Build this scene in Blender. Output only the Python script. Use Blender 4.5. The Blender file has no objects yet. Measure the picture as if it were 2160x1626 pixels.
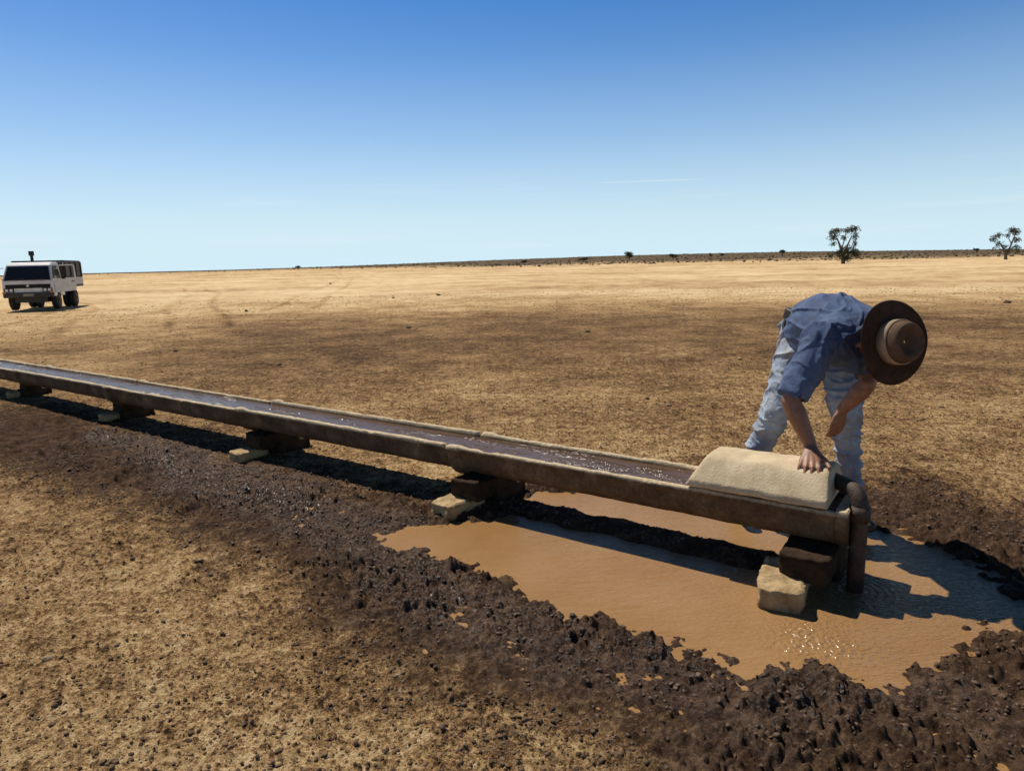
import bpy, bmesh, math, random
import numpy as np
from mathutils import Vector, Matrix, noise as mnoise
random.seed(7); RS=np.random.RandomState(7)
R=math.radians
scn=bpy.context.scene; COL=scn.collection
# ------------------------------------------------------------ camera
H=1.4; PITCH=R(10.2); ROLL=R(1.35); FPX=1433.0
F=Vector((0,math.cos(PITCH),-math.sin(PITCH)))
R0=Vector((1,0,0)); U0=Vector((0,math.sin(PITCH),math.cos(PITCH)))
RT=R0*math.cos(ROLL)-U0*math.sin(ROLL); UP=R0*math.sin(ROLL)+U0*math.cos(ROLL)
cd=bpy.data.cameras.new('camera'); cam=bpy.data.objects.new('camera',cd); COL.objects.link(cam)
m=Matrix.Identity(4)
for i in range(3):
    m[i][0]=RT[i]; m[i][1]=UP[i]; m[i][2]=-F[i]
m[2][3]=H
cam.matrix_world=m
cd.sensor_width=36; cd.lens=FPX/2160*36; cd.clip_start=.05; cd.clip_end=9000
scn.camera=cam
CP=Vector((0,0,H))
def ray(px,py): return F+RT*((px-1080)/FPX)+UP*((813-py)/FPX)
def at(px,py,z=0.0):
    d=ray(px,py); t=(z-H)/d.z; return CP+d*t
def ad(px,py,D):
    d=ray(px,py); return CP+d*(D/d.y)
# ------------------------------------------------------------ materials
def newmat(name):
    mt=bpy.data.materials.new(name); mt.use_nodes=True
    nt=mt.node_tree; b=nt.nodes['Principled BSDF']; return mt,nt,b
def node(nt,t,**kw):
    n=nt.nodes.new(t)
    for k,v in kw.items():
        if k in n.inputs: n.inputs[k].default_value=v
        else: setattr(n,k,v)
    return n
def math_n(nt,op,a,b=None,clamp=False):
    n=nt.nodes.new('ShaderNodeMath'); n.operation=op; n.use_clamp=clamp
    for i,v in enumerate((a,b)):
        if v is None: continue
        if isinstance(v,(int,float)): n.inputs[i].default_value=v
        else: nt.links.new(v,n.inputs[i])
    return n.outputs[0]
def ramp(nt,fac,stops):
    n=nt.nodes.new('ShaderNodeValToRGB'); e=n.color_ramp.elements
    while len(e)<len(stops): e.new(.5)
    for i,(p,c) in enumerate(stops):
        e[i].position=p; e[i].color=(*c,1) if len(c)==3 else c
    nt.links.new(fac,n.inputs[0]); return n.outputs[0]
def mixc(nt,fac,a,b):
    n=nt.nodes.new('ShaderNodeMix'); n.data_type='RGBA'
    if isinstance(fac,(int,float)): n.inputs[0].default_value=fac
    else: nt.links.new(fac,n.inputs[0])
    for i,v in ((6,a),(7,b)):
        if isinstance(v,tuple): n.inputs[i].default_value=(*v,1)
        else: nt.links.new(v,n.inputs[i])
    return n.outputs[2]
def nmat(name,c1,c2,scale=8,rough=.8,bump=.3,bscale=None,detail=6,metal=0,spec=.4,dist=.01,coord='Object',lo=.3,hi=.7,stretch=None):
    mt,nt,b=newmat(name)
    tc=node(nt,'ShaderNodeTexCoord'); src=tc.outputs[coord]
    if stretch:
        mp=node(nt,'ShaderNodeMapping'); mp.inputs['Scale'].default_value=stretch; nt.links.new(src,mp.inputs[0]); src=mp.outputs[0]
    n=node(nt,'ShaderNodeTexNoise',Scale=scale,Detail=detail,Roughness=.62); nt.links.new(src,n.inputs['Vector'])
    c=ramp(nt,n.outputs[0],[(lo,c1),(hi,c2)]); nt.links.new(c,b.inputs['Base Color'])
    b.inputs['Roughness'].default_value=rough; b.inputs['Metallic'].default_value=metal
    b.inputs['Specular IOR Level'].default_value=spec
    if bump>0:
        n2=node(nt,'ShaderNodeTexNoise',Scale=bscale or scale*4,Detail=5,Roughness=.65); nt.links.new(src,n2.inputs['Vector'])
        bp=node(nt,'ShaderNodeBump',Strength=bump,Distance=dist); nt.links.new(n2.outputs[0],bp.inputs['Height'])
        nt.links.new(bp.outputs[0],b.inputs['Normal'])
    return mt
# ------------------------------------------------------------ object helpers
def tag(o,label=None,cat=None,group=None,kind=None):
    if label: o['label']=label
    if cat: o['category']=cat
    if group: o['group']=group
    if kind: o['kind']=kind
    return o
def empty(name,loc,rz=0):
    o=bpy.data.objects.new(name,None); o.location=loc; o.rotation_euler=(0,0,rz); o.empty_display_size=.1
    COL.objects.link(o); return o
def obj(name,mesh,mat,parent=None,world=False,smooth=True):
    if world and parent is not None: mesh.transform(Matrix.Translation(-Vector(parent.location)))
    if smooth is not None: mesh.polygons.foreach_set('use_smooth',[smooth]*len(mesh.polygons))
    o=bpy.data.objects.new(name,mesh); COL.objects.link(o)
    if mat: mesh.materials.append(mat)
    if parent is not None: o.parent=parent
    return o
def npmesh(name,verts,faces):
    me=bpy.data.meshes.new(name); nv=len(verts); nf=len(faces); k=faces.shape[1]
    me.vertices.add(nv); me.vertices.foreach_set('co',np.ascontiguousarray(verts,dtype=np.float32).ravel())
    me.loops.add(nf*k); me.loops.foreach_set('vertex_index',np.ascontiguousarray(faces,dtype=np.int32).ravel())
    me.polygons.add(nf); me.polygons.foreach_set('loop_start',np.arange(0,nf*k,k,dtype=np.int32))
    me.update(calc_edges=True); return me
class MB:
    def __init__(s): s.bm=bmesh.new()
    def box(s,c,sz,rz=0,rx=0,ry=0,bev=0):
        mt=Matrix.Translation(c)@Matrix.Rotation(rz,4,'Z')@Matrix.Rotation(ry,4,'Y')@Matrix.Rotation(rx,4,'X')@Matrix.Diagonal((*sz,1))
        r=bmesh.ops.create_cube(s.bm,size=1,matrix=mt)
        if bev:
            es=list({e for v in r['verts'] for e in v.link_edges})
            bmesh.ops.bevel(s.bm,geom=es,offset=bev,segments=2,affect='EDGES',profile=.6)
        return s
    def tube(s,pts,rads,n=12,caps=True):
        pts=[Vector(p) for p in pts]; rings=[]; prev=None
        if isinstance(rads,(int,float)): rads=[rads]*len(pts)
        for i,p in enumerate(pts):
            if i==0: t=pts[1]-p
            elif i==len(pts)-1: t=p-pts[i-1]
            else: t=(pts[i+1]-p).normalized()+(p-pts[i-1]).normalized()
            t.normalize()
            if prev is None: a=t.orthogonal().normalized()
            else: a=(prev-t*prev.dot(t)).normalized()
            prev=a; b=t.cross(a)
            rings.append([s.bm.verts.new(p+(a*math.cos(q*2*math.pi/n)+b*math.sin(q*2*math.pi/n))*rads[i]) for q in range(n)])
        for i in range(len(rings)-1):
            for q in range(n):
                s.bm.faces.new((rings[i][q],rings[i][(q+1)%n],rings[i+1][(q+1)%n],rings[i+1][q]))
        if caps:
            s.bm.faces.new(rings[0][::-1]); s.bm.faces.new(rings[-1])
        return s
    def cyl(s,c,axis,r,h,n=20):
        axis=Vector(axis).normalized(); c=Vector(c); return s.tube([c-axis*h/2,c+axis*h/2],r,n)
    def poly(s,pts):
        s.bm.faces.new([s.bm.verts.new(p) for p in pts]); return s
    def prism(s,prof,x0,x1,taper=None):
        A=[];B=[]
        for (y,z) in prof:
            k=taper(z) if taper else 0
            A.append(s.bm.verts.new((x0+k,y,z))); B.append(s.bm.verts.new((x1-k,y,z)))
        n=len(prof)
        s.bm.faces.new(A); s.bm.faces.new(B[::-1])
        for i in range(n): s.bm.faces.new((A[i],B[i],B[(i+1)%n],A[(i+1)%n]))
        return s
    def mesh(s,name='m'):
        bmesh.ops.recalc_face_normals(s.bm,faces=s.bm.faces)
        me=bpy.data.meshes.new(name); s.bm.to_mesh(me); s.bm.free(); return me
    def build(s,name,mat,parent=None,world=False,smooth=False): return obj(name,s.mesh(name),mat,parent,world,smooth)
# ------------------------------------------------------------ numpy noise
def perlin(x,y,seed=0):
    rs=np.random.RandomState(seed); p=rs.permutation(256); p=np.concatenate([p,p])
    ang=rs.rand(256)*2*np.pi; gx=np.cos(ang); gy=np.sin(ang)
    xf=np.floor(x); yf=np.floor(y); xi=xf.astype(np.int64)&255; yi=yf.astype(np.int64)&255; fx=x-xf; fy=y-yf
    u=fx*fx*fx*(fx*(fx*6-15)+10); v=fy*fy*fy*(fy*(fy*6-15)+10)
    def g(ix,iy,dx,dy):
        h=p[(p[ix&255]+iy)&255]; return gx[h]*dx+gy[h]*dy
    a=g(xi,yi,fx,fy); b=g(xi+1,yi,fx-1,fy); c=g(xi,yi+1,fx,fy-1); d=g(xi+1,yi+1,fx-1,fy-1)
    return (a+(b-a)*u+((c+(d-c)*u)-(a+(b-a)*u))*v)*1.4
def fbm(x,y,seed,o=4):
    s=0;a=1
    for i in range(o):
        s=s+a*perlin(x*2**i+3.7*i,y*2**i-1.3*i,seed+i); a*=.5
    return s
def cell(x,y,seed=0):
    rs=np.random.RandomState(seed); jx=rs.rand(64,64); jy=rs.rand(64,64); hh=rs.rand(64,64)
    xf=np.floor(x).astype(np.int64); yf=np.floor(y).astype(np.int64); best=np.full(x.shape,9.0); hv=np.zeros(x.shape)
    for i in(-1,0,1):
        for j in(-1,0,1):
            cx=xf+i; cy=yf+j; a=cx&63;b=cy&63
            d=np.hypot(cx+jx[a,b]-x,cy+jy[a,b]-y); mk=d<best; best=np.where(mk,d,best); hv=np.where(mk,hh[a,b],hv)
    return best,hv
def sst(a,b,x):
    t=np.clip((x-a)/(b-a),0,1); return t*t*(3-2*t)
def segdist(x,y,pts,closed=False):
    P_=np.array([(p[0],p[1]) for p in pts]); n_=len(P_); d=np.full(x.shape,1e9)
    for i in range(n_ if closed else n_-1):
        a=P_[i]; b=P_[(i+1)%n_]; e=b-a; wx=x-a[0]; wy=y-a[1]
        t=np.clip((wx*e[0]+wy*e[1])/(e@e+1e-12),0,1)
        d=np.minimum(d,np.hypot(wx-e[0]*t,wy-e[1]*t))
    return d
def sdpoly(x,y,poly):
    P_=np.array([(p[0],p[1]) for p in poly]); n_=len(P_); ins=np.zeros(x.shape,bool)
    d=segdist(x,y,poly,True)
    for i in range(n_):
        a=P_[i]; b=P_[(i+1)%n_]
        c=((a[1]>y)!=(b[1]>y))&(x<(b[0]-a[0])*(y-a[1])/((b[1]-a[1])if abs(b[1]-a[1])>1e-12 else 1e-12)+a[0])
        ins^=c
    return np.where(ins,d,-d)
# ------------------------------------------------------------ trough frame
RIM=.35; ZS=.85
fr=[at(x,y,RIM) for x,y in ((1765,1078),(1450,1025),(920,940),(480,860),(240,818))]
bk=[at(x,y,RIM) for x,y in ((1450,975),(1015,915),(575,848),(293,800),(100,770))]
A=np.array([(p.x,p.y) for p in fr]); B=np.array([(p.x,p.y) for p in bk])
M_=np.concatenate([A-A.mean(0),B-B.mean(0)]); uu=np.linalg.svd(M_)[2][0]
if uu[0]>0: uu=-uu
nn=np.array([uu[1],-uu[0]]) 
if nn[1]<0: nn=-nn
u=Vector((uu[0],uu[1],0)); n=Vector((nn[0],nn[1],0))
W=float((B.mean(0)-A.mean(0))@nn)
O=Vector((A.mean(0)[0],A.mean(0)[1],0)); s_end=(Vector((A[0][0],A[0][1],0))-O).dot(u); O=O+u*s_end
def P(s,w,z=0): return O+u*s+n*w+Vector((0,0,z))
def sw(p): q=Vector((p.x,p.y,0))-O; return (round(q.dot(u),3),round(q.dot(n),3))
TANG=math.atan2(u.y,u.x)
BL=[sw(at(x,y,0)) for x,y in ((1650,1283),(935,1090),(497,972),(215,888),(20,838))]
# ------------------------------------------------------------ ground
puddle_px=[(770,1122),(860,1112),(940,1098),(1040,1075),(1130,1032),(1300,1022),(1500,1040),(1700,1075),(1835,1105),(1930,1120),(2015,1150),(2100,1190),(2200,1255),
 (2210,1330),(2110,1325),(2065,1335),(2058,1385),(1990,1432),(1880,1450),(1800,1445),(1720,1415),(1650,1408),(1590,1425),(1555,1420),(1540,1385),(1460,1362),(1370,1348),(1290,1330),(1215,1303),(1190,1280),(1110,1258),(1055,1235),(1000,1213),(960,1190),(885,1170),(830,1148)]
mud_px=[(-200,850),(150,878),(520,975),(880,1060),(1130,1008),(1500,985),(1830,1022),(2000,1035),(2200,1105),(2450,1200),(2500,1750),(1500,1750),(1330,1600),(1150,1530),(950,1450),(800,1375),(690,1310),(600,1225),(450,1140),(250,1055),(100,1000),(-200,945)]
pud=[at(*p) for p in puddle_px]; mud=[at(*p) for p in mud_px]
wets=[at(*p) for p in ((180,905),(420,930),(620,1010),(900,1120),(1000,1215),(1250,1330),(1550,1400),(2050,1420),(2160,1500),(1600,1560),(1200,1450),(900,1330),(640,1130),(380,1030))]
WATER_Z=-.014
def fields(x,y):
    r=np.hypot(x,y); az=np.degrees(np.arctan2(x,y))
    z=np.zeros(x.shape); mudv=np.zeros(x.shape); wet=np.zeros(x.shape); damp=np.zeros(x.shape); crumb=np.zeros(x.shape)
    z+=6.3*sst(150,750,r)*np.exp(-((az-13)/27)**2)+.3*fbm(x/140,y/140,50,3)*sst(100,350,r)
    z+=.02*perlin(x/2.2,y/2.2,9)*sst(5,9,r)+.05*perlin(x/7,y/7,8)*sst(8,20,r)
    k=r<16
    X=x[k];Y=y[k]; rr=r[k]
    e=.10*fbm(X*2.2,Y*2.2,21,4); e2=.05*fbm(X*7,Y*7,33,4)
    sp=sdpoly(X,Y,pud)+.50*e+1.3*e2; sm=sdpoly(X,Y,mud)+1.6*e+2.4*e2
    swt=sdpoly(X,Y,wets)+1.4*e+e2
    S=(X-O.x)*u.x+(Y-O.y)*u.y; Wc=(X-O.x)*n.x+(Y-O.y)*n.y
    rid=np.exp(-(np.abs(Wc-.185+.03*perlin(S*5,S*0+2.2,5))/.125)**4)*sst(.15,.35,S)*sst(2.6,2.1,S)
    mv=sst(-.24,.30,sm); pv=sst(-.05,.14,sp)
    c1,h1=cell(X*9+e*3,Y*9+e2*4,3); c2,h2=cell(X*20+e2*8,Y*20+e*3,4); c3,h3=cell(X*42,Y*42+e2*9,6)
    f1=sst(.70,.10,c1); f2=sst(.66,.10,c2); f3=sst(.60,.12,c3)
    n0=perlin(X*1.6,Y*1.6,10); n1=perlin(X*4.5,Y*4.5,11); n2=perlin(X*13,Y*13,12); n3=perlin(X*30,Y*30,13); n4=perlin(X*65,Y*65,14)
    lump=(f1*np.maximum(0,h1-.30)*.036+f2*np.maximum(0,h2-.15)*.028+f3*np.maximum(0,h3-.1)*.015)
    clump=.45+.85*sst(-.3,.4,n0+.6*n2)
    wv=sst(-.20,.20,swt)
    hm=-.006-.006*wv+.015*n1+.012*(1-2.2*np.abs(n2))*.9+.0085*n3+.0045*n4+lump*clump
    hm+=.009*np.exp(-((sp+.12)/.09)**2)
    dirt=.003*n1+.003*n2+.0040*n3+.0034*n4+f3*np.maximum(0,h3-.35)*.016+f2*np.maximum(0,h2-.75)*.036
    zz=dirt*sst(16,9,rr)*(1-mv)+hm*mv
    zz=zz*(1-pv)+(-.042+.014*n1+.010*n2)*pv
    zz=np.maximum(zz,rid*(.006+.42*lump+.007*n2)-.03*(1-rid))
    z[k]+=zz; mudv[k]=mv; wet[k]=wv*mv
    damp[k]=sst(-.55,.08,sm+.16*n1+.10*n2); crumb[k]=(f3*np.maximum(0,h3-.35)*1.5+f2*np.maximum(0,h2-.75)*3)*(1-mv)*sst(12,7,rr)+.35*(n3+n4)*sst(14,7,rr)
    return z,mudv,wet,damp,crumb
dense=np.linspace(R(-46),R(46),1200); coarse=np.linspace(R(46),R(314),68)[1:-1]
ang=np.concatenate([dense,coarse])
rows=[.35,.7,1.0,1.25]; r=1.4
while r<9: rows.append(r); r*=1.0034
while r<32: rows.append(r); r*=1.011
while r<5000: rows.append(r); r*=1.045
rows=np.array(rows); NA=len(ang); NR=len(rows)
RR,AA=np.meshgrid(rows,ang,indexing='ij'); gx=(RR*np.sin(AA)).ravel(); gy=(RR*np.cos(AA)).ravel()
gz,gm,gw,gd,gc=fields(gx,gy)
i=np.arange(NR-1)[:,None]; j=np.arange(NA)[None,:]; j2=(j+1)%NA
fa=np.stack([i*NA+j,i*NA+j2,(i+1)*NA+j2,(i+1)*NA+j],-1).reshape(-1,4)[:, ::-1]
V=np.stack([gx,gy,gz],1)
gme=npmesh('ground',V,fa)
def setattr_f(me,name,vals):
    a=me.attributes.new(name,'FLOAT','POINT'); a.data.foreach_set('value',np.ascontiguousarray(vals,dtype=np.float32))
rr=np.hypot(gx,gy); az=np.degrees(np.arctan2(gx,gy))
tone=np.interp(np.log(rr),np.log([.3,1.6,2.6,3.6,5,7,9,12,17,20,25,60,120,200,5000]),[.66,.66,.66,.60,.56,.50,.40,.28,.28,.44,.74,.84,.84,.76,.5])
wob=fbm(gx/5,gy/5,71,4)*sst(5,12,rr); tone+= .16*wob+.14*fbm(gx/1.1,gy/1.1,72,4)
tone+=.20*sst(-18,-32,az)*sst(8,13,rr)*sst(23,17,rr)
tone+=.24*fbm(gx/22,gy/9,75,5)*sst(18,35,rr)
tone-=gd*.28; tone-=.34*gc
kk=(rr>7)&(rr<90)
for trk in (((735,585),(722,592),(712,603),(690,612),(660,622),(640,640),(600,655)),((10,720),(60,695),(120,672),(150,655),(135,640)),((420,690),(400,650),(430,620),(400,605))):
    base=[at(*p) for p in trk]
    for off in(-.75,.75):
        d_=segdist(gx[kk],gy[kk]+.25*np.sin(gx[kk]*.8),[(p.x+off,p.y+off*.3) for p in base]); tone[kk]-=.28*np.exp(-(d_/.15)**2)*(.6+.5*perlin(gx[kk]*.7,gy[kk]*.7,5))
scrub=sst(0,1,(rr-(190+np.clip(-az,0,40)*11))/130+.5*fbm(gx/60,gy/60,77,3))
setattr_f(gme,'tone',tone); setattr_f(gme,'mud',gm); setattr_f(gme,'wet',gw); setattr_f(gme,'scrub',scrub)
mt,nt,b=newmat('dry_ground')
tc=node(nt,'ShaderNodeTexCoord').outputs['Object']
def tn(sc,det=6,ro=.65):
    q=node(nt,'ShaderNodeTexNoise',Scale=sc,Detail=det,Roughness=ro); nt.links.new(tc,q.inputs['Vector']); return q.outputs[0]
def attr(nm):
    q=node(nt,'ShaderNodeAttribute'); q.attribute_name=nm; return q.outputs['Fac']
nA=tn(.9); nB=tn(11,8,.75); nC=tn(62,6,.8); nD=tn(190,3,.8); nE=tn(26,4,.7); nF=tn(2.6,7,.75)
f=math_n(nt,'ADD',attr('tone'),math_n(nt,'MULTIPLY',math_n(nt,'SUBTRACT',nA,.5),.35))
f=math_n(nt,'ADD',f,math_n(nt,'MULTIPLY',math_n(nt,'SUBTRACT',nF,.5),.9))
f=math_n(nt,'ADD',f,math_n(nt,'MULTIPLY',math_n(nt,'SUBTRACT',nB,.5),1.8))
f=math_n(nt,'ADD',f,math_n(nt,'MULTIPLY',math_n(nt,'SUBTRACT',nC,.5),2.3))
f=math_n(nt,'ADD',f,math_n(nt,'MULTIPLY',math_n(nt,'SUBTRACT',nD,.5),1.5),True)
dirtc=ramp(nt,f,[(.0,(.050,.027,.015)),(.28,(.18,.100,.045)),(.55,(.41,.243,.105)),(.8,(.61,.41,.195)),(1,(.76,.57,.33))])
def specks(sc,lo,hi,thr,amt,col):
    global dirtc
    vo=node(nt,'ShaderNodeTexVoronoi',Scale=sc); nt.links.new(tc,vo.inputs['Vector'])
    vsp=ramp(nt,vo.outputs['Distance'],[(lo,(1,1,1)),(hi,(0,0,0))])
    vr=node(nt,'ShaderNodeSeparateColor'); nt.links.new(vo.outputs['Color'],vr.inputs[0])
    sel=math_n(nt,'GREATER_THAN',vr.outputs[0],thr)
    dirtc=mixc(nt,math_n(nt,'MULTIPLY',math_n(nt,'MULTIPLY',vsp,sel),amt),dirtc,col)
specks(80,.20,.34,.55,.8,(.05,.03,.018)); specks(30,.16,.28,.78,.8,(.05,.03,.02)); specks(9,.10,.16,.80,.6,(.07,.042,.025)); specks(120,.2,.32,.8,.6,(.70,.52,.3))
mudc=ramp(nt,nB,[(.3,(.026,.014,.009)),(.5,(.075,.043,.028)),(.75,(.20,.122,.078))])
mf=math_n(nt,'ADD',attr('mud'),math_n(nt,'MULTIPLY',math_n(nt,'SUBTRACT',nE,.5),1.6),True)
mf=math_n(nt,'MULTIPLY',mf,math_n(nt,'MINIMUM',math_n(nt,'MULTIPLY',attr('mud'),4),1))
c=mixc(nt,math_n(nt,'MULTIPLY',mf,.95),dirtc,mudc)
sc=ramp(nt,nB,[(.35,(.045,.032,.02)),(.7,(.13,.09,.052))])
c=mixc(nt,math_n(nt,'MULTIPLY',attr('scrub'),.9),c,sc)
nt.links.new(c,b.inputs['Base Color'])
wet=attr('wet')
patch=ramp(nt,nC,[(.50,(0,0,0)),(.57,(1,1,1))])
wp=math_n(nt,'MULTIPLY',wet,patch)
rg=math_n(nt,'SUBTRACT',.95,math_n(nt,'ADD',math_n(nt,'MULTIPLY',wet,.10),math_n(nt,'MULTIPLY',wp,.60)),True)
nt.links.new(rg,b.inputs['Roughness'])
nt.links.new(math_n(nt,'ADD',.04,math_n(nt,'MULTIPLY',wp,.96)),b.inputs['Specular IOR Level'])
hh=math_n(nt,'ADD',math_n(nt,'MULTIPLY',nB,.45),math_n(nt,'ADD',math_n(nt,'MULTIPLY',nC,.65),math_n(nt,'MULTIPLY',nD,.35)))
bp=node(nt,'ShaderNodeBump',Strength=.9,Distance=.03); nt.links.new(hh,bp.inputs['Height']); nt.links.new(bp.outputs[0],b.inputs['Normal'])
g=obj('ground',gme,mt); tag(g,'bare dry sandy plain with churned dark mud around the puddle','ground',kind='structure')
def gh(x,y):
    a=fields(np.array([float(x)]),np.array([float(y)])); return float(a[0][0])
# ------------------------------------------------------------ puddle water
mt,nt,b=newmat('muddy_water')
tcn=node(nt,'ShaderNodeTexCoord').outputs['Object']
q=node(nt,'ShaderNodeTexNoise',Scale=1.6,Detail=4); nt.links.new(tcn,q.inputs['Vector'])
nt.links.new(ramp(nt,q.outputs[0],[(.3,(.27,.142,.052)),(.7,(.34,.195,.085))]),b.inputs['Base Color'])
b.inputs['IOR'].default_value=1.33
mp=node(nt,'ShaderNodeMapping'); mp.inputs['Rotation'].default_value=(0,0,R(25)); mp.inputs['Scale'].default_value=(1,2.6,1); nt.links.new(tcn,mp.inputs[0])
w1=node(nt,'ShaderNodeTexNoise',Scale=9,Detail=4,Roughness=.6); nt.links.new(mp.outputs[0],w1.inputs['Vector'])
w2=node(nt,'ShaderNodeTexNoise',Scale=46,Detail=2); nt.links.new(mp.outputs[0],w2.inputs['Vector'])
w3=node(nt,'ShaderNodeTexNoise',Scale=55,Detail=1); nt.links.new(tcn,w3.inputs['Vector'])
pipe_xy=P(-.078,.10)
def distn(p):
    vm=node(nt,'ShaderNodeVectorMath',operation='DISTANCE'); nt.links.new(tcn,vm.inputs[0]); vm.inputs[1].default_value=p; return vm.outputs['Value']
dv=distn((pipe_xy.x,pipe_xy.y,0))
ringf=math_n(nt,'MULTIPLY',math_n(nt,'SINE',math_n(nt,'MULTIPLY',dv,210)),math_n(nt,'POWER',2.718,math_n(nt,'MULTIPLY',dv,-5)))
near=math_n(nt,'POWER',2.718,math_n(nt,'MULTIPLY',dv,-2.0))
spk=at(1735,1345,0); dg=distn((spk.x,spk.y,0)); glint=math_n(nt,'SUBTRACT',1,math_n(nt,'MULTIPLY',dg,3.6),True)
nt.links.new(math_n(nt,'ADD',.05,math_n(nt,'MULTIPLY',glint,.10)),b.inputs['Roughness'])
nt.links.new(math_n(nt,'ADD',.35,math_n(nt,'MULTIPLY',glint,.6)),b.inputs['Specular IOR Level'])
hgt=math_n(nt,'ADD',math_n(nt,'MULTIPLY',w1.outputs[0],1.0),math_n(nt,'ADD',math_n(nt,'MULTIPLY',w2.outputs[0],math_n(nt,'ADD',.22,math_n(nt,'MULTIPLY',near,.9))),math_n(nt,'MULTIPLY',ringf,.16)))
hgt=math_n(nt,'ADD',hgt,math_n(nt,'MULTIPLY',w3.outputs[0],math_n(nt,'MULTIPLY',glint,2.2)))
bp=node(nt,'ShaderNodeBump',Strength=.6,Distance=.018); nt.links.new(hgt,bp.inputs['Height']); nt.links.new(bp.outputs[0],b.inputs['Normal'])
wm=MB(); wm.poly([(-1.6,1.4,WATER_Z),(4.2,1.4,WATER_Z),(4.2,4.4,WATER_Z),(-1.6,4.4,WATER_Z)])
o=wm.build('puddle_water',mt); tag(o,'shallow puddle of orange brown muddy water under the trough','puddle',kind='structure')
# ------------------------------------------------------------ trough
conc,nt,b=newmat('weathered_concrete_lit_rim')
tco=node(nt,'ShaderNodeTexCoord').outputs['Object']
q1=node(nt,'ShaderNodeTexNoise',Scale=6,Detail=7,Roughness=.7); nt.links.new(tco,q1.inputs['Vector'])
q2=node(nt,'ShaderNodeTexNoise',Scale=60,Detail=5,Roughness=.7); nt.links.new(tco,q2.inputs['Vector'])
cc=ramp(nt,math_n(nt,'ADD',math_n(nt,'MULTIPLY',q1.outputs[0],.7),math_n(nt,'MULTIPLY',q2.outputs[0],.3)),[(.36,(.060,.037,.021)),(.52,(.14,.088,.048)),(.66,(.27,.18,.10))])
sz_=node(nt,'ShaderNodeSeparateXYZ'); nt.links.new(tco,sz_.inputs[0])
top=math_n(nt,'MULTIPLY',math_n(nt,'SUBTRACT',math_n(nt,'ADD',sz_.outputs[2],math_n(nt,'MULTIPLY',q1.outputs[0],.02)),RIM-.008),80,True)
cc=mixc(nt,top,cc,ramp(nt,q2.outputs[0],[(.35,(.34,.25,.15)),(.6,(.62,.49,.31))]))  # sunlit rim tops put into the colour, above a body toned down for shade
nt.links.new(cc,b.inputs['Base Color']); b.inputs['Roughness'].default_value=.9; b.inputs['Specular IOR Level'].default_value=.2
bp=node(nt,'ShaderNodeBump',Strength=.7,Distance=.008); nt.links.new(q2.outputs[0],bp.inputs['Height']); nt.links.new(bp.outputs[0],b.inputs['Normal'])
cpale=nmat('pale_concrete',(.44,.33,.20),(.68,.54,.35),scale=9,rough=.9,bump=.7,bscale=110,dist=.006,spec=.2)
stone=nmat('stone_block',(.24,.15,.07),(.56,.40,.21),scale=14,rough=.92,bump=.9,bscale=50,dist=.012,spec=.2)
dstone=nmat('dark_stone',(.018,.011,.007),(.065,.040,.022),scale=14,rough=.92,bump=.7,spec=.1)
troot=empty('water_trough',P(0,W/2,0))
tag(troot,'long weathered concrete livestock trough running across the plain','trough')
hw=W/2
def section(s0,s1,dz,seed):
    outer=[(-hw+.004,0),(-hw-.002,-.007),(-hw,-.032),(-hw+.008,-.042),(-hw+.010,-.075),(-hw+.014,-.11),(-hw+.030,-.145),(-hw+.058,-.178),(-hw+.10,-.202),(0,-.215)]
    outer=outer+[(-a,z) for a,z in outer[-2::-1]]
    inner=[(hw-.027,.001),(hw-.031,-.008),(hw-.036,-.03),(hw-.044,-.08),(hw-.067,-.125),(hw-.12,-.165),(0,-.18)]
    inner=inner+[(-a,z) for a,z in inner[-2::-1]]
    no=len(outer); prof=[(a,z*ZS) for a,z in outer+inner]; N=len(prof)
    L=s1-s0; ts=list(np.linspace(0,L-.13,64))+list(np.linspace(L-.115,L-.004,9))
    vs=[]
    for t in ts:
        col=float(sst(L-.125,L-.085,t)*(1-.6*sst(L-.02,L,t)))
        for k,(a,z) in enumerate(prof):
            aa,zz=a,z
            if k<no:
                rad=math.hypot(a,z-0)+1e-6
                aa+=a/rad*.018*col; zz+=z/rad*.020*col
            if z>-.001: zz+=.006*col
            p=P(s0+t,hw+aa,RIM+dz+zz)
            nv=mnoise.noise_vector(p*9+Vector((seed,0,0)))*.0035+mnoise.noise_vector(p*38)*.0018
            if z>-.02:
                ch=mnoise.noise(Vector((p.x*17+seed,p.y*17,a*30)))
                if ch>.30: nv.z-=(ch-.30)*.035
            p=p+nv; vs.append(p)
    bm=bmesh.new(); bv=[bm.verts.new(p) for p in vs]
    for r_ in range(len(ts)-1):
        for k in range(N):
            bm.faces.new((bv[r_*N+k],bv[r_*N+(k+1)%N],bv[(r_+1)*N+(k+1)%N],bv[(r_+1)*N+k]))
    bm.faces.new(bv[:N][::-1]); bm.faces.new(bv[-N:])
    bmesh.ops.recalc_face_normals(bm,faces=bm.faces)
    me=bpy.data.meshes.new('channel'); bm.to_mesh(me); bm.free()
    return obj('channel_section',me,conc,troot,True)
SL=sw(at(920,940,RIM))[0]-.04
for k in range(7): section(k*SL,(k+1)*SL-.010,(.0,.006,-.003,.004,-.002,0,.003)[k],k*5.3)
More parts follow.
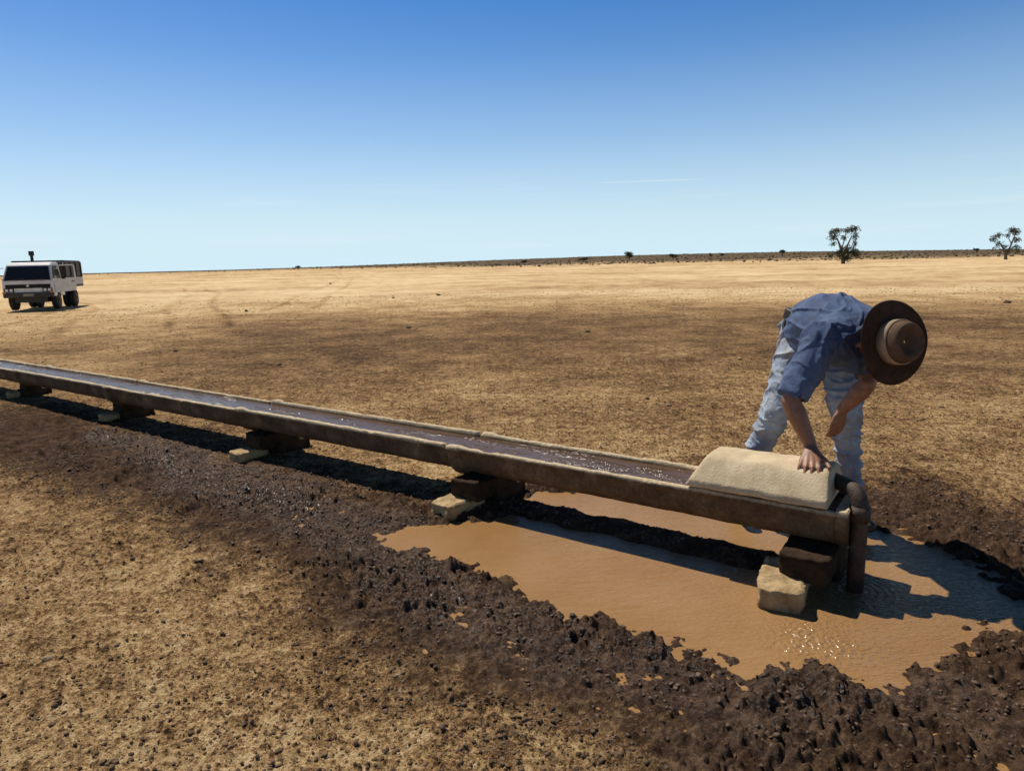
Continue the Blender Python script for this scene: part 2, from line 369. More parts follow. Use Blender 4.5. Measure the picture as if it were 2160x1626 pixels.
def uface(s0,s1,name,top):
    outl=[(-hw+.004,top),(-hw+.004,-.05),(-hw+.014,-.11),(-hw+.03,-.147),(-hw+.06,-.18),(-hw+.1,-.205),(0,-.217)]
    outl=outl+[(-a,z) for a,z in outl[-2::-1]]; outl=[(a,z*ZS) for a,z in outl]
    bm=bmesh.new(); a_=[bm.verts.new(P(s0,hw+a,RIM+z)) for a,z in outl]; b_=[bm.verts.new(P(s1,hw+a,RIM+z)) for a,z in outl]
    bm.faces.new(a_); bm.faces.new(b_[::-1])
    for k in range(len(outl)): bm.faces.new((a_[k],a_[(k+1)%len(outl)],b_[(k+1)%len(outl)],b_[k]))
    bmesh.ops.bevel(bm,geom=bm.edges[:],offset=.004,segments=2,affect='EDGES')
    bmesh.ops.recalc_face_normals(bm,faces=bm.faces); me=bpy.data.meshes.new(name); bm.to_mesh(me); bm.free()
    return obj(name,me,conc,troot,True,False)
uface(-.045,.004,'end_wall',.006)
mt,nt,b=newmat('trough_water_surface')
b.inputs['Base Color'].default_value=(.10,.058,.035,1); b.inputs['IOR'].default_value=1.33
tcn=node(nt,'ShaderNodeTexCoord').outputs['Object']
w2=node(nt,'ShaderNodeTexNoise',Scale=48,Detail=1,Roughness=.6); nt.links.new(tcn,w2.inputs['Vector'])
w4=node(nt,'ShaderNodeTexNoise',Scale=26,Detail=3,Roughness=.6); nt.links.new(tcn,w4.inputs['Vector'])
aw=node(nt,'ShaderNodeAttribute'); aw.attribute_name='act'; af=math_n(nt,'MINIMUM',aw.outputs['Fac'],1)
nt.links.new(math_n(nt,'ADD',.09,math_n(nt,'MULTIPLY',af,.08)),b.inputs['Roughness'])
nt.links.new(math_n(nt,'ADD',.22,math_n(nt,'MULTIPLY',af,.6)),b.inputs['Specular IOR Level'])
hg_=math_n(nt,'ADD',math_n(nt,'MULTIPLY',w4.outputs[0],.30),math_n(nt,'MULTIPLY',w2.outputs[0],math_n(nt,'MULTIPLY',af,1.2)))
bp=node(nt,'ShaderNodeBump',Strength=1,Distance=.02); nt.links.new(hg_,bp.inputs['Height']); nt.links.new(bp.outputs[0],b.inputs['Normal'])
wz=RIM-.020; SS=np.concatenate([np.arange(.003,4.0,.008),np.arange(4.0,7*SL-.05,.03)]); WW=np.linspace(.030,W-.030,30)
S2,W2=np.meshgrid(SS,WW,indexing='ij'); px_=O.x+u.x*S2+n.x*W2; py_=O.y+u.y*S2+n.y*W2
act=1.3*np.exp(-((S2-1.15)/.60)**2)*sst(-.05,.25,perlin(S2*3,W2*12,8))+.8*sst(.15,.4,perlin(S2*2.2,W2*14,9))
pz_=wz+(.3+np.minimum(act,1))*(.0018*perlin(S2*16,W2*16,3)+.0012*perlin(S2*34,W2*34,4))
v=np.stack([px_,py_,pz_],-1).reshape(-1,3); a1,a2=S2.shape
i=np.arange(a1-1)[:,None]; j=np.arange(a2-1)[None,:]; fa=np.stack([i*a2+j,(i+1)*a2+j,(i+1)*a2+j+1,i*a2+j+1],-1).reshape(-1,4)
me=npmesh('trough_water',v,fa); setattr_f(me,'act',act.ravel())
if me.polygons[0].normal.z<0: me.flip_normals()
o=obj('trough_water',me,mt); tag(o,'rippling brown water filling the long concrete trough','water',kind='structure')
def rough_block(name,c,size,rz,seed,mat,tilt=0,amp=.012):
    bm=bmesh.new(); bmesh.ops.create_cube(bm,size=1); 
    bmesh.ops.subdivide_edges(bm,edges=bm.edges[:],cuts=15,use_grid_fill=True)
    mm=Matrix.Rotation(rz,4,'Z')@Matrix.Rotation(tilt,4,'Y')
    for v in bm.verts:
        q=v.co.copy()
        d=Vector([max(0,abs(a)-.42)/.08 for a in q]); k=sorted(d)[1]
        p=Vector((q.x*size[0],q.y*size[1],q.z*size[2]))
        p-= Vector(q).normalized()*(.010*k*k)
        p+=mnoise.noise_vector(p*9+Vector((seed,seed,0)))*amp+mnoise.noise_vector(p*28+Vector((seed,0,0)))*amp*.5+mnoise.noise_vector(p*70)*amp*.25
        v.co=mm@p
    me=bpy.data.meshes.new(name); bm.to_mesh(me); bm.free()
    o=obj(name,me,mat); o.location=c; return o
locn=['the near end of the trough','the first joint from the near end','the second joint from the near end','the third joint from the near end','the trough at the left photo edge']
for k,(s_,w_) in enumerate(BL):
    ln=(.30,.30,.26,.22,.20)[k]; off=.03 if k==0 else 0
    o=rough_block('support_block',P(s_+off,w_-.01+ln/2,(.034,.022,.014,.008,.006)[k]),(ln,(.18,.165,.15,.14,.13)[k],.112),TANG+math.pi/2+(.12,-.10,.06,.1,-.05)[k],k*3.1,stone,(.05,.02,-.02,.0,.02)[k],.012)
    tag(o,'rough tan stone block lying under '+locn[k],'stone block',group='stone blocks carrying the trough')
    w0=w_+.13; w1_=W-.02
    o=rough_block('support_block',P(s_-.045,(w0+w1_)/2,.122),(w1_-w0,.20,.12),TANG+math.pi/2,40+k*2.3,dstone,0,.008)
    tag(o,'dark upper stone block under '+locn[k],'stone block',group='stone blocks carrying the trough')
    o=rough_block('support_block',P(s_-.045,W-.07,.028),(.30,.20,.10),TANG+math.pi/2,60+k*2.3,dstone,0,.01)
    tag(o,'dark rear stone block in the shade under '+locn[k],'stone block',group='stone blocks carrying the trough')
# cover
LS0=sw(at(1755,1066,RIM))[0]; LS1=sw(at(1450,1025,RIM))[0]
LZ=RIM+.010; LH=.135
bm=bmesh.new(); prof=[(-.012,0),(-.016,.012),(-.012,.034),(.004,.050),(.062,LH-.016),(.082,LH-.003),(.105,LH+.001),(.20,LH+.004),(W-.07,LH-.002),(W-.045,LH-.012),(W-.01,.05),(W+.010,.03),(W+.010,0)]
ns=44; rings=[]
for q in range(ns):
    t=q/(ns-1); ring=[]
    for (w_,z_) in prof:
        inset=(z_/LH)*.060
        s_=LS0+(LS1-LS0)*t
        if t>.5: s_-=inset*(t-.5)*2
        else: s_+=inset*.3*(.5-t)*2
        ed=max(0,abs(t-.5)-.47)/.03
        p=P(s_,w_,LZ+z_*(1-.05*ed*ed)); p+=mnoise.noise_vector(p*14)*.0045+mnoise.noise_vector(p*50)*.0025
        ring.append(bm.verts.new(p))
    rings.append(ring)
for q in range(ns-1):
    for k in range(len(prof)):
        bm.faces.new((rings[q][k],rings[q][(k+1)%len(prof)],rings[q+1][(k+1)%len(prof)],rings[q+1][k]))
bm.faces.new(rings[0]); bm.faces.new(rings[-1][::-1])
bmesh.ops.recalc_face_normals(bm,faces=bm.faces)
me=bpy.data.meshes.new('trough_cover'); bm.to_mesh(me); bm.free()
o=obj('trough_cover',me,cpale); md=o.modifiers.new('b','BEVEL'); md.width=.006; md.segments=2; md.limit_method='ANGLE'
tag(o,'pale concrete cover slab on the near end of the trough, under the hand','trough cover')
# pipe
pipem=nmat('rusty_dark_pipe',(.022,.013,.009),(.10,.058,.036),scale=16,rough=.6,bump=.5,bscale=90)
pr=empty('inlet_pipe',Vector((pipe_xy.x,pipe_xy.y,-.05))); tag(pr,'dark bent pipe rising from the puddle at the near end of the trough','pipe')
pts=[pipe_xy+Vector((0,0,z)) for z in (-.06,.1,.25,.36)]
dd=(u+n*.9).normalized()
for q in range(1,7):
    a=q/6*math.pi/2; pts.append(pipe_xy+Vector((0,0,.36+.065*math.sin(a)))+dd*(.065*(1-math.cos(a))))
pts.append(pts[-1]+dd*.12)
mb=MB(); mb.tube(pts,.034,18); mb.build('pipe_body',pipem,pr,True,True)
mb=MB(); mb.tube([pipe_xy+Vector((0,0,.30)),pipe_xy+Vector((0,0,.365))],.041,18); mb.build('elbow_collar',pipem,pr,True,True)
# ------------------------------------------------------------ remeshed figures
def cap_mesh(bm,p0,r0,p1,r1,squash=None,flat0=False,flat1=False,n=18):
    p0=Vector(p0);p1=Vector(p1); ax=(p1-p0); L=ax.length; ax.normalize(); a=ax.orthogonal().normalized(); b=ax.cross(a)
    rows=[]
    hs=5
    if not flat0:
        for q in range(1,hs): t=q/hs*math.pi/2; rows.append((-r0*math.cos(t),r0*math.sin(t)))
    rows.append((0,r0)); rows.append((L,r1))
    if not flat1:
        for q in range(hs-1,0,-1): t=q/hs*math.pi/2; rows.append((L+r1*math.cos(t),r1*math.sin(t)))
    def sq(o):
        if squash:
            for (s,k) in squash: s=Vector(s).normalized(); o=o+s*(o.dot(s))*(k-1)
        return o
    rg=[]
    for (t,r_) in rows:
        rg.append([bm.verts.new(p0+ax*min(max(t,0),L)+sq(ax*(t-min(max(t,0),L))+a*(r_*math.cos(q*2*math.pi/n))+b*(r_*math.sin(q*2*math.pi/n)))) for q in range(n)])
    for i_ in range(len(rg)-1):
        for q in range(n): bm.faces.new((rg[i_][q],rg[i_][(q+1)%n],rg[i_+1][(q+1)%n],rg[i_+1][q]))
    bm.faces.new(rg[0][::-1]); bm.faces.new(rg[-1])
def blob(name,caps,voxel,it,mat,parent,wr=0,wsc=12,wst=(1,1,1),fac=.5):
    bm=bmesh.new()
    for c in caps: cap_mesh(bm,*c[:4],**(c[4] if len(c)>4 else {}))
    bmesh.ops.recalc_face_normals(bm,faces=bm.faces)
    me=bpy.data.meshes.new('t'); bm.to_mesh(me); bm.free()
    t=bpy.data.objects.new('t',me); COL.objects.link(t)
    md=t.modifiers.new('r','REMESH'); md.mode='VOXEL'; md.voxel_size=voxel; md.use_smooth_shade=True
    sm=t.modifiers.new('s','SMOOTH'); sm.factor=fac; sm.iterations=it
    bpy.context.view_layer.update()
    ev=t.evaluated_get(bpy.context.evaluated_depsgraph_get()); m2=bpy.data.meshes.new_from_object(ev)
    bpy.data.objects.remove(t); m2.name=name; m2.materials.clear()
    if wr:
        nr=[v.normal.copy() for v in m2.vertices]
        for v,nm in zip(m2.vertices,nr):
            q=Vector((v.co.x*wst[0],v.co.y*wst[1],v.co.z*wst[2]))*wsc
            w_=mnoise.noise_vector(q*.45)*1.3
            a_=max(0,1-abs(mnoise.noise(q+w_))*4.5); b_=max(0,1-abs(mnoise.noise(q*1.9+w_*1.5+Vector((9,3,1))))*4)
            v.co+=nm*(wr*a_*a_+wr*.5*b_*b_+wr*.6*mnoise.noise(q*.5)-wr*.4)
    return obj(name,m2,mat,parent,True)
hipR=ad(1692,712,3.55); hipL=ad(1762,712,3.52)
footR=at(1560,1088,.0); kneeR=ad(1636,868,3.42); ankR=Vector((footR.x+.02,footR.y+.03,.10)); 
footL=at(1800,1100,0); kneeL=ad(1785,872,3.34); ankL=Vector((footL.x,footL.y+.02,.10))
pel=(hipR+hipL)/2+Vector((0,.03,.05))
chest=ad(1800,708,3.19); mid=(pel+chest)/2+Vector((-.02,.02,.045))
shR=ad(1735,715,3.08); shL=ad(1842,735,3.24)
elR=ad(1668,845,3.02); elL=ad(1828,812,3.11)
hs=LS0+.10
wrR=P(hs+.025,.225,LZ+LH+.070)
handL=ad(1778,862,3.18)
hatc=ad(1881,722,2.95); hax=Vector((.20,-.96,.13)).normalized()
head=hatc-hax*.060
skin=nmat('tanned_skin',(.21,.092,.05),(.34,.16,.09),scale=30,rough=.5,bump=.15,bscale=160,dist=.003)
def cloth(name,c1,c2,dirt,sc,lo,hi):
    mt,nt,b=newmat(name); t=node(nt,'ShaderNodeTexCoord').outputs['Object']
    q=node(nt,'ShaderNodeTexNoise',Scale=sc,Detail=6,Roughness=.65); nt.links.new(t,q.inputs['Vector'])
    d=node(nt,'ShaderNodeTexNoise',Scale=13,Detail=6,Roughness=.7); nt.links.new(t,d.inputs['Vector'])
    cc=ramp(nt,q.outputs[0],[(lo,c1),(hi,c2)])
    cc=mixc(nt,math_n(nt,'MULTIPLY',ramp(nt,d.outputs[0],[(.50,(0,0,0)),(.64,(1,1,1))]),.55),cc,dirt)
    nt.links.new(cc,b.inputs['Base Color']); b.inputs['Roughness'].default_value=.92; b.inputs['Specular IOR Level'].default_value=.12
    w_=node(nt,'ShaderNodeTexNoise',Scale=34,Detail=5,Roughness=.7,Distortion=1.2); nt.links.new(t,w_.inputs['Vector'])
    bp=node(nt,'ShaderNodeBump',Strength=.7,Distance=.008); nt.links.new(w_.outputs[0],bp.inputs['Height']); nt.links.new(bp.outputs[0],b.inputs['Normal'])
    return mt
shirt=cloth('blue_shirt_cotton',(.045,.070,.14),(.13,.17,.27),(.09,.10,.15),5,.36,.66)
jean=cloth('faded_blue_denim',(.18,.22,.30),(.46,.50,.55),(.30,.25,.19),5,.36,.62)
felt=nmat('brown_felt',(.035,.020,.013),(.075,.044,.028),scale=16,rough=.95,bump=.25,bscale=200,dist=.002,spec=.1)
crownm=nmat('tan_felt_crown',(.075,.045,.028),(.16,.10,.062),scale=16,rough=.95,bump=.25,bscale=200,dist=.002,spec=.1)
feltband=nmat('pale_felt_band',(.26,.175,.11),(.40,.285,.19),scale=20,rough=.9,bump=.2)
leather=nmat('dark_leather',(.02,.014,.01),(.06,.04,.028),scale=20,rough=.5,bump=.3)
pr=empty('person',Vector(((footR.x+footL.x)/2,(footR.y+footL.y)/2,0)))
tag(pr,'man in blue shirt, jeans and brown hat bending over the trough','person')
Z=Vector((0,0,1))
facing=(head-pel); facing.z=0; facing.normalize(); side=Vector((facing.y,-facing.x,0))
if side.x>0: side=-side
caps=[]
caps+=[(pel,.125,mid,.12),(mid,.12,chest,.12),(shR,.055,shL,.055),(hipR,.085,hipL,.085)]
neckb=(shR+shL)/2+Vector((0,-.02,.02)); 
caps+=[(neckb,.06,head-hax*.03,.055)]
fdir=Vector((.02,.10,-1)).normalized()
caps+=[(head,.082,head+fdir*.015,.080),(head-hax*.03+fdir*.045,.055,head-hax*.09+fdir*.065,.036),(head-hax*.02+fdir*.09,.012,head-hax*.045+fdir*.108,.015)]
eax=fdir.cross(hax).normalized()
for sgn in(-1,1): caps.append((head+eax*sgn*.082-hax*.03,.016,head+eax*sgn*.086-hax*.055,.011))
caps+=[(head-hax*.075+fdir*.088-eax*.018,.008,head-hax*.075+fdir*.088+eax*.018,.008),(head+fdir*.080-eax*.035,.010,head+fdir*.080+eax*.035,.010)]
def arm(sh,el,wr):
    mu=(sh*.45+el*.55); fu=el*.7+wr*.3
    return [(sh,.058,mu,.047),(mu,.047,el,.040),(el,.040,fu,.044),(fu,.044,wr,.028)]
caps+=arm(shR,elR,wrR); caps+=arm(shL,elL,handL)
for h_,k_,a_,f_ in ((hipR,kneeR,ankR,footR),(hipL,kneeL,ankL,footL)):
    cf=k_*.68+a_*.32+Vector((0,.02,0))
    caps+=[(h_,.085,k_,.050),(k_,.050,cf,.050),(cf,.050,a_,.034),(a_+Vector((0,.02,-.05)),.036,f_+Vector((0,-.13,.045)),.032)]
fl=[.068,.078,.074,.060]; 
for q in range(4):
    so=(1.5-q)*-.0225
    base=P(hs+.005+so*1.0,.125,LZ+LH+.026-.004*abs(q-1.5))
    caps.append((wrR,.022,base,.0125))
    L=fl[q]
    m1=P(hs+so*1.15,.125-L*.42,LZ+LH+.024-L*.20)
    m2=P(hs+so*1.32,.125-L*.85,LZ+LH-.004-L*.36)
    m3=P(hs+so*1.45,.125-L*1.18,LZ+LH-.024-L*.56)
    caps+=[(base,.0105,m1,.0095),(m1,.0095,m2,.0085),(m2,.0085,m3,.0072)]
tb=P(hs-.02,.175,LZ+LH+.042); t1=P(hs-.058,.145,LZ+LH+.028); t2=P(hs-.078,.108,LZ+LH+.012)
caps+=[(wrR,.021,tb,.016),(tb,.015,t1,.0115),(t1,.0115,t2,.0095)]
ld=Vector((-.06,.12,-1)).normalized(); lk=handL+ld*.075+Vector((-.01,0,0)); acr=Vector((.95,.25,.0)).normalized()
for q in range(4):
    so=(q-1.5)*.021; b0=lk+acr*so; L=fl[q]
    b1=b0+ld*L*.5+Vector((0,.012,-.004)); b2=b1+ld*L*.35+Vector((0,.024,-.006))
    caps+=[(handL,.02,b0,.012),(b0,.0105,b1,.0095),(b1,.0095,b2,.008)]
caps+=[(handL,.018,handL+ld*.04-acr*.035,.013),(handL+ld*.04-acr*.035,.012,handL+ld*.08-acr*.05,.009)]
blob('body',caps,.0052,4,skin,pr)
sqz=dict(squash=[(side,1.22)])
sc=[(pel+(mid-pel)*.25+Vector((0,.0,-.005)),.148,mid,.150,sqz),(mid,.150,chest,.147,sqz),(chest,.142,(shR+shL)/2,.107,sqz)]
sc+=[(shR,.088,chest*.6+shR*.4,.12),(shL,.087,chest*.6+shL*.4,.115),(shR,.084,shL,.084)]
cufR=elR*.93+shR*.07; cufL=elL*.80+shL*.20
sc+=[(shR,.080,cufR,.069,dict(flat1=True)),(shL,.078,cufL,.066,dict(flat1=True))]
sc+=[(mid+Vector((.0,-.03,-.08)),.10,chest+Vector((0,-.03,-.08)),.10)]
sc+=[(neckb,.078,neckb+(head-neckb)*.35,.072,dict(flat1=True))]
blob('shirt',sc,.0060,6,shirt,pr,wr=.015,wsc=7,wst=(1,.5,1.0))
jc=[(hipR+Vector((.01,.03,.02)),.120,hipL+Vector((-.01,.03,.02)),.120),(pel,.136,pel+(mid-pel)*.3,.134,sqz)]
for h_,k_,a_ in ((hipR,kneeR,ankR),(hipL,kneeL,ankL)):
    hem=a_+Vector((0,0,-.02)); sh_=k_*.5+a_*.5+Vector((0,.02,0))
    jc+=[(h_+Vector((0,.01,-.01)),.104,k_,.071),(k_,.071,sh_,.065),(sh_,.065,hem,.063,dict(flat1=True))]
blob('jeans',jc,.0060,5,jean,pr,wr=.015,wsc=7,wst=(.8,.8,1.6))
for a_,f_ in ((ankR,footR),(ankL,footL)):
    blob('boot',[(a_+Vector((0,.015,.02)),.05,f_+Vector((0,.04,.05)),.048),(f_+Vector((0,.05,.04)),.045,f_+Vector((0,-.15,.035)),.038,dict(squash=[(Z,.85)]))],.007,4,leather,pr)
bm=bmesh.new(); ax=(mid-pel).normalized(); bc=pel+(mid-pel)*.20; bs=side; bu=ax.cross(bs).normalized(); bs=bu.cross(ax).normalized()
ring=[]
for q in range(40):
    a=q/40*2*math.pi; d=bs*math.cos(a)*.176+bu*math.sin(a)*.148
    ring.append([bm.verts.new(bc+d+ax*t) for t in(-.018,.018)]+[bm.verts.new(bc+d*1.03+ax*t) for t in(.018,-.018)])
for q in range(40):
    for k in range(4): bm.faces.new((ring[q][k],ring[q][(k+1)%4],ring[(q+1)%40][(k+1)%4],ring[(q+1)%40][k]))
bmesh.ops.recalc_face_normals(bm,faces=bm.faces); me=bpy.data.meshes.new('belt'); bm.to_mesh(me); bm.free()
obj('belt',me,leather,pr,True)
mb=MB(); pc=ad(1667,664,3.54); mb.box(pc,(.035,.07,.06),rz=.3,rx=.3,bev=.01); mb.build('belt_pouch',leather,pr,True,True)
def lathe(prof,center,axis,sx,bend,name,mat,parent,nseg=72):
    axis=Vector(axis).normalized(); fd=(fdir-axis*fdir.dot(axis)).normalized(); sd=axis.cross(fd)
    bm=bmesh.new(); rg=[]
    for (r_,z_) in prof:
        row=[]
        for q in range(nseg):
            a=q/nseg*2*math.pi
            zz=z_+bend*max(0,(r_-.09)/.09)**1.5*(abs(math.sin(a))**2*.9-.35*abs(math.cos(a))+.12*math.sin(2*a+1))
            wob=1+.015*math.sin(3*a+1)*(r_>.12)
            row.append(bm.verts.new(Vector(center)+fd*(math.cos(a)*r_*sx*wob)+sd*(math.sin(a)*r_*wob)+axis*zz))
        rg.append(row)
    for i_ in range(len(rg)-1):
        for q in range(nseg): bm.faces.new((rg[i_][q],rg[i_][(q+1)%nseg],rg[i_+1][(q+1)%nseg],rg[i_+1][q]))
    bmesh.ops.recalc_face_normals(bm,faces=bm.faces); me=bpy.data.meshes.new(name); bm.to_mesh(me); bm.free()
    return obj(name,me,mat,parent,True)
hat=lathe([(.080,-.004),(.11,-.008),(.142,-.008),(.164,-.004),(.168,0),(.164,.003),(.142,.0),(.11,.0),(.092,.004),(.0855,.010)],hatc,hax,1.11,.030,'hat',felt,pr)
cr_=lathe([(.0855,.009),(.084,.045),(.079,.085),(.073,.104),(.065,.111),(.055,.108),(.043,.086),(.025,.074),(.004,.072)],hatc,hax,1.12,0,'crown',crownm,None)
bd_=lathe([(.0862,.010),(.0885,.011),(.0872,.062),(.0836,.063)],hatc,hax,1.12,0,'hat_band',feltband,None)
for c_ in(cr_,bd_): c_.data.transform(Matrix.Translation(-pr.location)); c_.parent=hat
# ------------------------------------------------------------ truck
white=nmat('white_truck_paint',(.56,.54,.50),(.80,.79,.76),scale=2.5,rough=.45,bump=0)
black=nmat('black_rubber',(.012,.011,.010),(.03,.027,.024),scale=10,rough=.8,bump=.2)
dmet=nmat('dark_metal',(.03,.028,.026),(.07,.06,.05),scale=6,rough=.6,bump=.1)
glass,nt_,b_=newmat('dark_glass'); b_.inputs['Base Color'].default_value=(.02,.024,.03,1); b_.inputs['Roughness'].default_value=.08
lampm,nt_,b_=newmat('lamp_glass'); b_.inputs['Base Color'].default_value=(.7,.7,.68,1); b_.inputs['Roughness'].default_value=.1
amber,nt_,b_=newmat('amber_lens'); b_.inputs['Base Color'].default_value=(.6,.2,.03,1); b_.inputs['Roughness'].default_value=.2
tp=at(67,656,0)
tk=empty('parked_truck',Vector((tp.x,tp.y,.02)),R(-72-90))
tk.scale=(1.0,.95,1.0)
tag(tk,'white cab-over farm truck parked on the plain with its door open','truck')
hwid=.86
def tp_(z): return max(0,(z-1.12))*.17
mb=MB(); mb.prism([(0,.52),(.03,.80),(.01,1.12),(-.36,1.73),(-.47,1.81),(-.75,1.85),(-1.30,1.85),(-1.42,1.79),(-1.45,.52),(-.95,.52),(-.88,.85),(-.42,.85),(-.36,.52)],-hwid,hwid,tp_)
o=mb.build('cab',white,tk); md=o.modifiers.new('b','BEVEL'); md.width=.05; md.segments=4; md.limit_method='ANGLE'
mb=MB(); y0,z0,y1,z1=-.015,1.16,-.335,1.69
mb.prism([(y0+.026,z0),(y1+.030,z1),(y1+.005,z1),(y0,z0)],-hwid+.09,hwid-.09,lambda z:(z-z0)*.17)
mb.build('windscreen',glass,tk)
mb=MB(); mb.box((-.3,.022,1.20),(.55,.012,.015),ry=.10); mb.box((.35,.022,1.20),(.55,.012,.015),ry=.10); mb.build('wiper',dmet,tk)
for sg in(-1,1):
    mb=MB(); x=sg*(hwid+.004)
    mb.poly([(x,-.16,1.2),(x,-1.1,1.2),(x-sg*.095,-1.12,1.70),(x-sg*.095,-.44,1.70)]); mb.build('side_window',glass if sg>0 else dmet,tk)
mb=MB(); mb.box((0,.022,.93),(1.50,.03,.15),bev=.01)
for q in range(3): mb.box((0,.042,.89+q*.04),(1.44,.012,.012))
o=mb.build('grille',black,tk)
mb=MB(); mb.tube([(0,.04,.95),(0,.055,.95)],.045,12); mb.build('round_badge',lampm,tk)
mb=MB(); mb.box((0,.03,.60),(1.68,.14,.20),bev=.02); mb.build('bumper',dmet,tk)
mb=MB(); mb.box((0,.106,.60),(.36,.01,.1)); mb.build('number_plate',nmat('plate',(.25,.22,.17),(.35,.31,.25)),tk)
for sg in(-1,1):
    mb=MB(); mb.box((sg*.64,.03,.785),(.34,.03,.14),bev=.01); hl=mb.build('headlight',dmet,tk)
    for dx in(-.075,.075):
        mb=MB(); mb.cyl((sg*.64+dx,.052,.785),(0,1,0),.056,.02,16); mb.build('lamp',lampm,hl)
    mb=MB(); mb.box((sg*.79,.10,.70),(.12,.02,.05)); mb.build('indicator',amber,tk)
    mb=MB(); mb.tube([(sg*.80,-.05,1.2),(sg*1.02,.06,1.28),(sg*1.02,.06,1.58),(sg*.80,-.26,1.64)],.012,6); mr=mb.build('mirror_arm',dmet,tk)
    mb=MB(); mb.box((sg*1.03,.07,1.44),(.16,.04,.26),bev=.015); mb.build('mirror',dmet,mr)
mb=MB()
for sg in(-1,1): mb.box((sg*.36,-2.3,.60),(.08,4.3,.16))
mb.box((0,-1.2,.62),(1.4,.5,.22)); mb.box((.0,-.6,.50),(1.1,.9,.4)); mb.box((0,-3.2,.50),(.12,.12,.3)); mb.build('chassis',dmet,tk)
def wheel(x,y,sg,w=.2):
    t=MB(); t.tube([(x-w/2,y,.37),(x-w/2+.02,y,.37),(x+w/2-.02,y,.37),(x+w/2,y,.37)],[.33,.37,.37,.33],28); tw=t.build('wheel',black,tk,smooth=False)
    t=MB(); t.cyl((x+sg*(w/2+.004),y,.37),(1,0,0),.19,.03,20); t.cyl((x+sg*(w/2+.02),y,.37),(1,0,0),.07,.05,12); t.build('rim',dmet,tw)
for sg in(-1,1):
    wheel(sg*.72,-.66,sg); wheel(sg*.76,-3.0,sg); wheel(sg*.52,-3.0,sg)
mb=MB(); mb.box((0,-2.8,.88),(1.86,2.55,.10)); mb.build('tray_floor',dmet,tk)
for sg in(-1,1):
    mb=MB(); mb.box((sg*.92,-2.8,1.08),(.035,2.55,.30),bev=.005); mb.build('tray_side',white if sg>0 else nmat('pale_side',(.45,.44,.42),(.6,.58,.55)),tk)
    for q in range(4):
        mb=MB(); mb.box((sg*.93,-1.6-q*.8,1.54),(.045,.05,.62)); mb.build('stake_post',dmet,tk)
    mb=MB(); mb.box((sg*.895,-2.8,1.55),(.02,2.5,.58)); mb.build('side_panel',dmet,tk)
    mb=MB(); mb.box((sg*.90,-2.8,1.865),(.06,2.55,.05)); mb.build('top_rail',dmet,tk)
mb=MB(); mb.box((0,-1.545,1.4),(1.74,.05,.90)); mb.build('headboard',dmet,tk)
mb=MB(); mb.box((0,-2.8,1.905),(1.80,2.5,.035)); mb.build('canopy_top',black,tk)
mb=MB(); mb.box((0,-4.09,1.35),(1.80,.035,.9)); mb.build('tailgate',dmet,tk)
mb=MB(); mb.tube([(.16,-1.49,1.2),(.16,-1.49,2.16)],.055,12); mb.tube([(.16,-1.49,2.12),(.16,-1.49,2.30)],.095,14); mb.build('air_intake',black,tk)
dr=MB(); ang_=R(62)
hx,hy=-hwid-.01,-.12
def dpt(t,z): return Vector((hx-math.sin(ang_)*t,hy-math.cos(ang_)*t,z))
def dface(pts,th=.045):
    nn_=Vector((math.cos(ang_),-math.sin(ang_),0))*th
    bm=dr.bm; a_=[bm.verts.new(p) for p in pts]; b2=[bm.verts.new(p+nn_) for p in pts]
    bm.faces.new(a_); bm.faces.new(b2[::-1])
    for k in range(len(pts)): bm.faces.new((a_[k],a_[(k+1)%len(pts)],b2[(k+1)%len(pts)],b2[k]))
dface([dpt(0,.66),dpt(.72,.72),dpt(.76,1.18),dpt(0,1.18)])
for a0,a1 in (((0.02,1.18),(.18,1.72)),((.72,1.18),(.70,1.74))):
    dface([dpt(a0[0],a0[1]),dpt(a0[0]+.05,a0[1]),dpt(a1[0]+.05,a1[1]),dpt(a1[0],a1[1])])
dface([dpt(.18,1.69),dpt(.75,1.70),dpt(.75,1.745),dpt(.18,1.735)])
do=dr.build('door',white,tk)
mb=MB(); mb.box(dpt(.60,1.08)+Vector((-.03,.02,0)),(.14,.03,.03),rz=-R(28)); mb.build('door_handle',dmet,do)
# ------------------------------------------------------------ trees
leafm=nmat('gum_foliage',(.035,.042,.018),(.12,.12,.055),scale=1.6,rough=.7,bump=0,spec=.2)
bark=nmat('gum_bark',(.08,.06,.045),(.20,.16,.12),scale=4,rough=.9,bump=.3)
def leaves(clumps,seed,lsz,density):
    rs=np.random.RandomState(seed); vs=[]
    for (cx,cy,cz,rx,rz_) in clumps:
        k=int(density*rx*rx*rz_)+20
        d=rs.normal(size=(k,3)); d/=np.linalg.norm(d,axis=1)[:,None]; rad=rs.rand(k)**.5
        lump=1+.4*np.sin(d[:,0]*5+seed)*np.cos(d[:,2]*4+cx)
        c=np.stack([cx+d[:,0]*rad*rx*lump,cy+d[:,1]*rad*rx*lump,cz+d[:,2]*rad*rz_*lump],1)
        t=rs.normal(size=(k,3)); t[:,2]-=.6; t/=np.linalg.norm(t,axis=1)[:,None]
        w_=np.cross(t,rs.normal(size=(k,3))); w_/=np.linalg.norm(w_,axis=1)[:,None]
        sz=lsz*(.5+rs.rand(k))[:,None]
        q=np.stack([c-t*sz,c-w_*sz*.45,c+t*sz,c+w_*sz*.45],1); vs.append(q.reshape(-1,3))
    v=np.concatenate(vs); f=np.arange(len(v)).reshape(-1,4); return v,f
